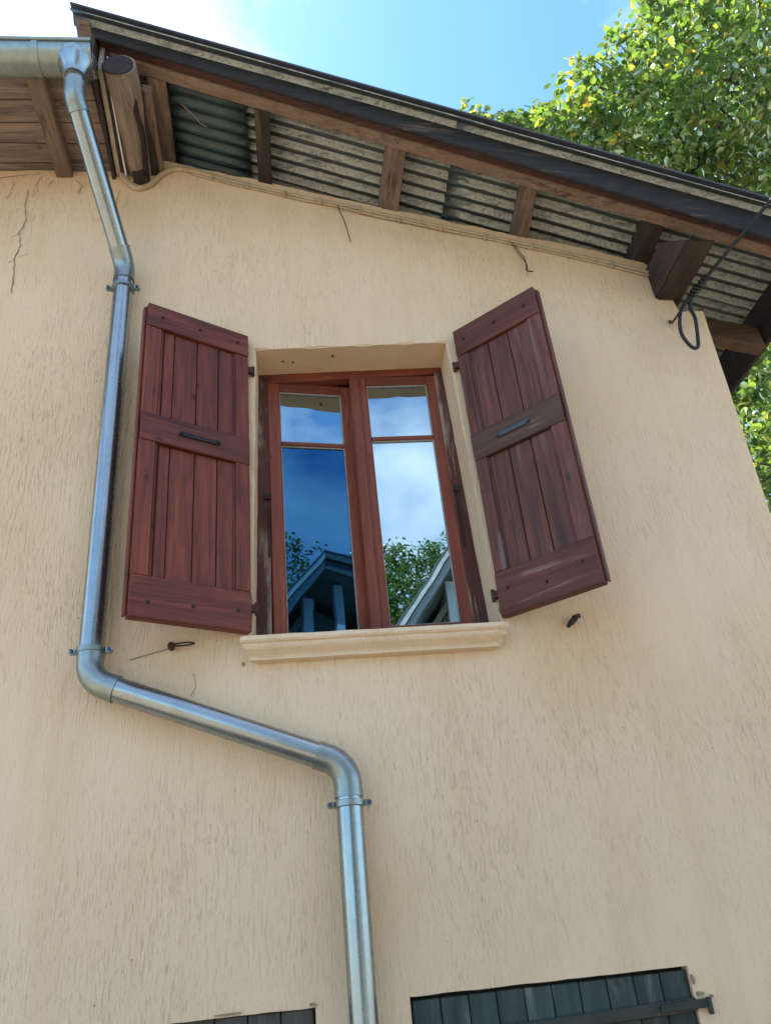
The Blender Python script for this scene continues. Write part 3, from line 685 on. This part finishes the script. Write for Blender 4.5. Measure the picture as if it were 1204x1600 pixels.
def bracket(x, z):
    o = obj('bracket', MB().tube([(x, -.085, z-.012), (x, -.085, z-.010), (x, -.085, z+.010), (x, -.085, z+.012)], [PR+.004, PR+.008, PR+.008, PR+.004], 28).mesh('bracket'), M['galv_dull'], dp); shade_auto(o, 40)
    for s in (-1, 1):
        x0, x1 = sorted((x+s*(PR+.004), x+s*(PR+.034))); z0, z1 = z-.011, z+.011
        ear = MB().add([(x0, -.098, z0), (x1, -.098, z0), (x1, -.073, z0), (x0, -.073, z0), (x0, -.098, z1), (x1, -.098, z1), (x1, -.073, z1), (x0, -.073, z1)], [(3, 2, 1, 0), (4, 5, 6, 7), (0, 1, 5, 4), (1, 2, 6, 5), (2, 3, 7, 6), (3, 0, 4, 7)])
        obj('clamp_ear', ear.mesh('clamp_ear', .005, 2), M['galv_dull'], o)
        obj('screw', MB().tube([(x+s*(PR+.022), -.106, z), (x+s*(PR+.022), -.099, z)], .0075, 6).mesh('screw'), M['steel'], o)
    obj('wall_pin', MB().tube([(x, -.03, z), (x, .01, z)], .006, 6).mesh('wall_pin'), M['galv_dull'], o)
for x, z in ((-.818, 4.588), (-.818, 2.700), (.133, 2.062)): bracket(x, z)

# ------------------------------------------------------------------ cables on the wall
cp = [(-.905, 5.533), (-.866, 5.464), (-.811, 5.416), (-.743, 5.442), (-.676, 5.533), (-.607, 5.575), (-.517, 5.560), (-.30, 5.475), (-.086, 5.405), (.10, 5.34), (.305, 5.281), (.55, 5.195), (.833, 5.106), (1.05, 5.04), (1.254, 4.975), (1.598, 4.86), (1.80, 4.79), (1.985, 4.722)]
sp = spline(cp)
wc = empty('wall_cable', (0, 0, 5.38)); tag(wc, 'painted-over electric cable clipped along the wall under the roof', 'cable')
fat = [.016 if x < -.5 else (.016-.006*(min(1, (x+.5)/.4))) for x, z in sp]
o = obj('strand', MB().tube([(x, -.012, z) for x, z in sp], fat, 8).mesh('strand'), M['paintcable'], wc, smooth=True)
o = obj('strand', MB().tube([(x, -.010, z-.020+.004*nz1(x, 5)) for x, z in sp if x > -.52], .0065, 7).mesh('strand'), M['paintcable'], wc, smooth=True)
for x in (-.40, -.20, 0.0, .20, .42, .63, .86, 1.10, 1.35, 1.55, 1.78):
    z = float(np.interp(x, [a for a, b_ in sp], [b_ for a, b_ in sp])); obj('clip', MB().box(x-.006, x+.006, -.026, .004, z-.032, z+.014).mesh('clip', .003), M['paintcable'], wc)
def wire(name, pts, r, lab, mat, grp=None):
    o = obj(name, MB().tube(spline(pts, 5), r, 6).mesh(name), mat, smooth=True); tag(o, lab, 'wire'); return o
wire('loose_wire', [(.295, -.015, 5.27), (.299, -.022, 5.23), (.325, -.028, 5.11), (.346, -.02, 4.974)], .0028, 'short straight wire end dangling above the window', M['rust'])
wire('loose_wire', [(1.242, -.012, 4.965), (1.240, -.03, 4.92), (1.262, -.035, 4.85), (1.292, -.03, 4.78), (1.288, -.03, 4.735), (1.32, -.028, 4.728), (1.286, -.025, 4.74), (1.295, -.02, 4.82), (1.270, -.018, 4.90), (1.252, -.012, 4.96)], .0026, 'bent loop of thin wire dangling above the faded shutter', M['rust'])

# ------------------------------------------------------------------ overhead cable hooked to the wall corner
oc = empty('overhead_cable', (2.004, 0, 4.367)); tag(oc, 'dark overhead cable hooked to the wall corner, hanging in a loop', 'cable')
A = Vector((2.004, -.02, 4.367)); B = Vector((2.42, -.5, 4.705))
A2 = Vector((2.066, -.095, 4.418)); dirn = (B-A2).normalized()
obj('eye_hook', MB().tube(spline([(2.030, .02, 4.395), (2.004, -.012, 4.372), (1.992, -.022, 4.352), (1.996, -.030, 4.342), (2.008, -.030, 4.350), (2.035, -.055, 4.380), tuple(A2)], 5), .006, 7).mesh('eye_hook'), M['rust'], oc, smooth=True)
far = A2+dirn*9.0
seg = [A2+dirn*(t*9.0)-Vector((0, 0, .25*math.sin(math.pi*t)*t)) for t in np.linspace(0, 1, 40)]
obj('line', MB().tube(seg, .0095, 9).mesh('line'), M['black'], oc, smooth=True)
hx_ = MB(); e1 = dirn.cross(Vector((0, 0, 1))).normalized(); e2 = dirn.cross(e1)
coil = [A2+dirn*(.03+.135*t)+(e1*math.cos(t*44)+e2*math.sin(t*44))*(.019-.004*t) for t in np.linspace(0, 1, 90)]
hx_.tube(coil, .0062, 6); obj('twist', hx_.mesh('twist'), M['black'], oc, smooth=True)
lpz = [tuple(A2+dirn*.05), (2.030, -.12, 4.37), (1.984, -.13, 4.28), (1.965, -.13, 4.18), (1.992, -.13, 4.095), (2.025, -.13, 4.090), (2.050, -.12, 4.16), (2.074, -.12, 4.29), (2.072, -.115, 4.37), tuple(A2+dirn*.06)]
obj('loop', MB().tube(spline(lpz, 6), .0095, 9).mesh('loop'), M['black'], oc, smooth=True)

# ------------------------------------------------------------------ trees
LV = np.array([(0, 0, 0), (0, .5, -.05), (0, 1.12, -.22), (-.27, .14, .08), (-.33, .46, .10), (-.15, .80, .0), (.27, .14, .08), (.33, .46, .10), (.15, .80, .0)])
LF = [(0, 1, 4, 3), (1, 2, 5, 4), (0, 6, 7, 1), (1, 7, 8, 2)]
def leaf_frames(n, pos, out, droop=.55):
    nrm = rng.normal(0, .62, (n, 3)); nrm[:, 2] += 1.0; nrm /= np.linalg.norm(nrm, axis=1)[:, None]
    tip = out*.6+rng.normal(0, .55, (n, 3)); tip[:, 2] -= droop
    tip -= nrm*np.sum(tip*nrm, 1)[:, None]; tip /= np.linalg.norm(tip, axis=1)[:, None]
    sx = np.cross(tip, nrm); return np.stack([sx, tip, nrm], 2)
def leaves_mesh(name, pos, fr, size, mat):
    n = len(pos); V = np.einsum('nij,vj->nvi', fr, LV)*size[:, None, None]+pos[:, None, :]
    V = V.reshape(-1, 3); k = len(LV)
    F = (np.array(LF)[None]+np.arange(n)[:, None, None]*k).reshape(-1, 4)
    me = bpy.data.meshes.new(name); me.vertices.add(len(V)); me.vertices.foreach_set('co', V.astype(np.float32).ravel())
    me.loops.add(F.size); me.loops.foreach_set('vertex_index', F.astype(np.int32).ravel())
    me.polygons.add(len(F)); me.polygons.foreach_set('loop_start', np.arange(0, F.size, 4, dtype=np.int32)); me.polygons.foreach_set('loop_total', np.full(len(F), 4, np.int32))
    me.update(); me.validate(); me.materials.append(mat); return me
def crown_points(lobes, per, ls):
    P = []; O = []
    for (cx, cy, cz, rx, ry, rz, nsh) in lobes:
        for _ in range(int(nsh*.86)):
            d = rng.normal(0, 1, 3); d /= np.linalg.norm(d); r_ = rng.uniform(.35, 1.0)**.5
            c = np.array([cx, cy, cz])+d*np.array([rx, ry, rz])*r_
            tw = d*.6+rng.normal(0, .5, 3); tw[2] -= .25; tw /= np.linalg.norm(tw)
            n = rng.integers(int(per*.6), int(per*1.4)+1)
            t = rng.uniform(-.5, .5, n)[:, None]
            k_ = min(1., (rx+.35)/1.3); P.append(c+tw*t*ls*5.5*k_+np.clip(rng.normal(0, ls*1.0, (n, 3)), -ls*1.8, ls*1.8)*k_); O.append(np.repeat(tw[None], n, 0))
    return np.concatenate(P), np.concatenate(O)
BARK = mat_plain('bark', (.12, .095, .07), .95, 0, .6, 14, .8)
LEAF_A = mat_leaf('leaf_backlit', [(0, (.045, .090, .026)), (.45, (.082, .145, .038)), (.80, (.120, .185, .048)), (.955, (.17, .20, .05)), (.98, (.32, .25, .04)), (1, (.26, .15, .03))])
LEAF_B = mat_leaf('leaf_distant', [(0, (.030, .070, .020)), (.5, (.050, .105, .026)), (1, (.075, .13, .03))], .3)
def trunk(mb, p0, p1, r0, r1, kink=.12, n=9):
    p0, p1 = Vector(p0), Vector(p1); pts = []; rs = []
    for i in range(n):
        t = i/(n-1); q = p0.lerp(p1, t); a = kink*(p1-p0).length*.25*math.sin(math.pi*t)
        pts.append(q+Vector((nz1(t*3, 1, p1.x), nz1(t*3, 1, p1.y+5), nz1(t*3, 1, p1.z+9)*.4))*a); rs.append(r0+(r1-r0)*t)
    mb.tube(pts, rs, 9); return pts
def tree(name, lab, base, top, lobes, per, ls, mat, grp, r=.22, single=0):
    t = empty(name, base); tag(t, lab, 'tree', grp)
    mb = MB(); tp = trunk(mb, base, top, r, r*.3, .1, 12)
    o = obj('trunk', mb.mesh('trunk'), BARK, t, smooth=True)
    for (cx, cy, cz, rx, ry, rz, nsh) in lobes:
        c = Vector((cx, cy, cz)); fork = min(tp, key=lambda p: (p-c).length+abs(p.z-(cz-rz))*1.2)
        bm_ = MB(); bp = trunk(bm_, fork, c+Vector((0, 0, rz*.3)), r*.33, .015, .3)
        for k in range(7):
            d = Vector(rng.normal(0, 1, 3)); d.normalize(); trunk(bm_, bp[3+k % 5], c+Vector((d.x*rx, d.y*ry, d.z*rz))*.85, .026, .005, .3, 6)
        obj('limb', bm_.mesh('limb'), BARK, t, smooth=True)
    P, O = crown_points(lobes, per, ls); n = len(P); fr = leaf_frames(n, P, O); size = rng.uniform(.62, 1.2, n)*ls
    keep = np.ones(n, bool)
    if single:
        # the leaves that show largest: in view and nearest the camera
        d = P-np.array((0, -3.1, 1.6)); zf = d@np.array(ax_f); px = 602+1243.3*(d@np.array(ax_r))/zf; py = 800-1243.3*(d@np.array(ax_u))/zf
        vis = (px > 700) & (px < 1200) & (py > 5) & (((py < 60+.262*(px-430)) & (py < 310)) | ((py > 560) & (px > 1140+(py-610)*.33)))
        idx = np.where(vis)[0]; idx = idx[np.argsort(zf[idx]/size[idx])][:single]
        lm = leaves_mesh('leaf', np.zeros((1, 3)), np.eye(3)[None], np.ones(1), mat)
        b0 = np.array(base)
        for i in idx:
            o = bpy.data.objects.new('leaf', lm); col.objects.link(o); o.parent = t
            mm = Matrix([[*(fr[i][r_]*size[i]), P[i][r_]-b0[r_]] for r_ in range(3)]+[[0, 0, 0, 1]]); o.matrix_basis = mm
        keep[idx] = False
    o = obj('crown', leaves_mesh('crown', P[keep], fr[keep], size[keep], mat), None, t); o['kind'] = 'stuff'
    return t
tree('broadleaf_tree', 'tall leafy green tree with yellowing leaves rising behind the roof', (7.2, 4.2, 0), (7.6, 4.0, 14.5),
     [(6.7, 3.2, 12.5, 1.6, 1.5, 1.9, 230), (5.5, 3.1, 10.5, 1.35, 1.4, 1.5, 200), (8.3, 3.6, 11.0, 1.9, 1.7, 2.3, 240), (4.35, 3.0, 9.8, .8, .8, 1.0, 80), (3.4, 3.0, 9.65, .7, .7, .8, 62), (2.55, 3.0, 9.9, .45, .45, .6, 30), (3.95, 3.0, 11.0, .34, .35, .55, 18), (4.65, 3.0, 11.5, .35, .4, .6, 18), (5.2, 3.0, 12.4, .4, .4, .5, 18), (3.0, 3.0, 10.2, .25, .3, .35, 9),
      (5.6, 3.6, 8.2, 1.5, 1.4, 1.5, 150), (5.6, 4.2, 6.0, 1.7, 1.5, 1.6, 240), (5.2, 3.6, 4.3, 1.3, 1.2, 1.3, 190), (7.4, 4.5, 7.5, 1.8, 1.6, 2.0, 90), (8.0, 3.2, 14.2, 1.7, 1.4, 1.5, 150)],
     32, .112, LEAF_A, None, single=280)
tree('broadleaf_tree', 'dense dark green tree filling the gap below the right eave', (9.0, 8.0, 0), (9.0, 8.0, 10),
     [(8.2, 7.5, 8.0, 2.2, 1.6, 2.2, 110), (7.6, 7.2, 5.2, 2.0, 1.6, 1.8, 110), (10.2, 8, 9, 2.0, 1.6, 2.2, 60), (6.6, 7.6, 10.6, 1.6, 1.4, 1.6, 60)], 24, .20, LEAF_B, None)
tree('broadleaf_tree', 'green tree mirrored in the right casement above the opposite roof', (2.4, -15.5, 0), (2.4, -15.5, 9.0),
     [(1.6, -15, 7.6, 1.7, 1.4, 2.6, 240), (3.1, -15, 8.3, 1.4, 1.3, 2.5, 220), (2.3, -15, 9.6, .8, .8, 1.2, 70), (.4, -15.5, 6.2, 1.6, 1.3, 2.0, 120)], 34, .105, LEAF_B, None)
tree('broadleaf_tree', 'dark tree mirrored in the left casement beside the gable', (5.4, -15.0, 0), (5.4, -15.0, 9.6),
     [(4.2, -15, 9.0, 1.1, 1.2, 2.3, 170), (6.2, -15, 9.0, 1.3, 1.2, 2.2, 170), (5.2, -15.2, 7.2, 2.0, 1.4, 2.2, 200)], 34, .105, LEAF_B, None)

# ------------------------------------------------------------------ opposite house (behind the photographer, seen mirrored in the panes)
oh = empty('opposite_house', (3.2, -8, 0)); tag(oh, 'grey-roofed house across the yard mirrored in the window panes', 'house')
GREY = mat_wood('grey_fascia', (.36, .39, .39), (.50, .53, .52), 'x', 10, .7); OW = mat_plain('opposite_wall', (.16, .20, .19), .85); SOF = mat_plain('opposite_soffit', (.17, .22, .22), .85); WP = mat_plain('white_post', (.68, .70, .68), .6, 0, .15); TE = mat_plain('roof_slate', (.10, .11, .12), .8)
ax_, az, sl = 2.17, 6.49, 1.33
x_lo, x_hi = -1.6, 6.2
wl_ = MB(); yv = -6.95
pts2 = [(x_lo+.6, 0), (x_hi-.6, 0), (x_hi-.6, az-.55-(x_hi-.6-ax_)*.55), (ax_+.1, az-.50), (x_lo+.6, max(.6, az-.5-(ax_-x_lo-.6)*sl))]
wl_.add([(x, yv, z) for x, z in pts2]+[(x, -12, z) for x, z in pts2], [tuple(range(5)), tuple(reversed(range(5, 10)))]+[(k, (k+1) % 5, 5+(k+1) % 5, 5+k) for k in range(5)])
obj('wall', wl_.mesh('wall'), OW, oh)
def rake(x0, x1, s_, y0, y1, d0, d1, mat, name):
    z = lambda x: az-abs(x-ax_)*s_
    obj(name, MB().hexa([(x0, y1, z(x0)-d1), (x1, y1, z(x1)-d1), (x1, y0, z(x1)-d1), (x0, y0, z(x0)-d1)], [(x0, y1, z(x0)-d0), (x1, y1, z(x1)-d0), (x1, y0, z(x1)-d0), (x0, y0, z(x0)-d0)]).mesh(name), mat, oh)
rake(x_lo, ax_, sl, -6.0, -6.04, 0, .11, GREY, 'fascia'); rake(x_lo, ax_, sl, -6.045, -6.09, .125, .26, GREY, 'fascia')
rake(ax_, x_hi, .25, -6.0, -6.04, 0, .10, TE, 'fascia'); rake(ax_, x_hi, .25, -6.045, -6.09, .11, .26, TE, 'fascia')
rake(x_lo, ax_, sl, -6.1, -12.2, .20, .255, SOF, 'soffit'); rake(ax_, x_hi, .25, -6.1, -12.2, .20, .255, SOF, 'soffit')
rake(x_lo, ax_, sl, -5.99, -12.3, -.03, -.005, TE, 'roof'); rake(ax_, x_hi, .25, -5.99, -12.3, -.03, -.005, TE, 'roof')
for x in (1.93, 2.38, 3.3, 4.2):
    zt_ = az-.27-max(0, ax_-x)*sl-max(0, x+.13-ax_)*.25
    obj('post', MB().box(x, x+.13, -6.45, -6.33, 0, zt_).mesh('post', .006), WP, oh)
obj('beam', MB().beam((.6, yv+.30, az-.62-(ax_-.6)*sl), (ax_, yv+.30, az-.62), (0, .08, 0), (0, 0, .14)).mesh('beam'), mat_plain('cream_beam', (.45, .40, .32)), oh)
for x0, x1 in ((2.10, 2.73), (3.20, 3.88)):
    f_ = obj('window', MB().box(x0, x1, yv+.005, yv+.03, 3.6, 5.35).mesh('window'), WP, oh); obj('pane', MB().box(x0+.05, x1-.05, yv+.031, yv+.036, 3.65, 5.3).mesh('pane'), M['glass'], f_)
print('objects', len(bpy.data.objects))
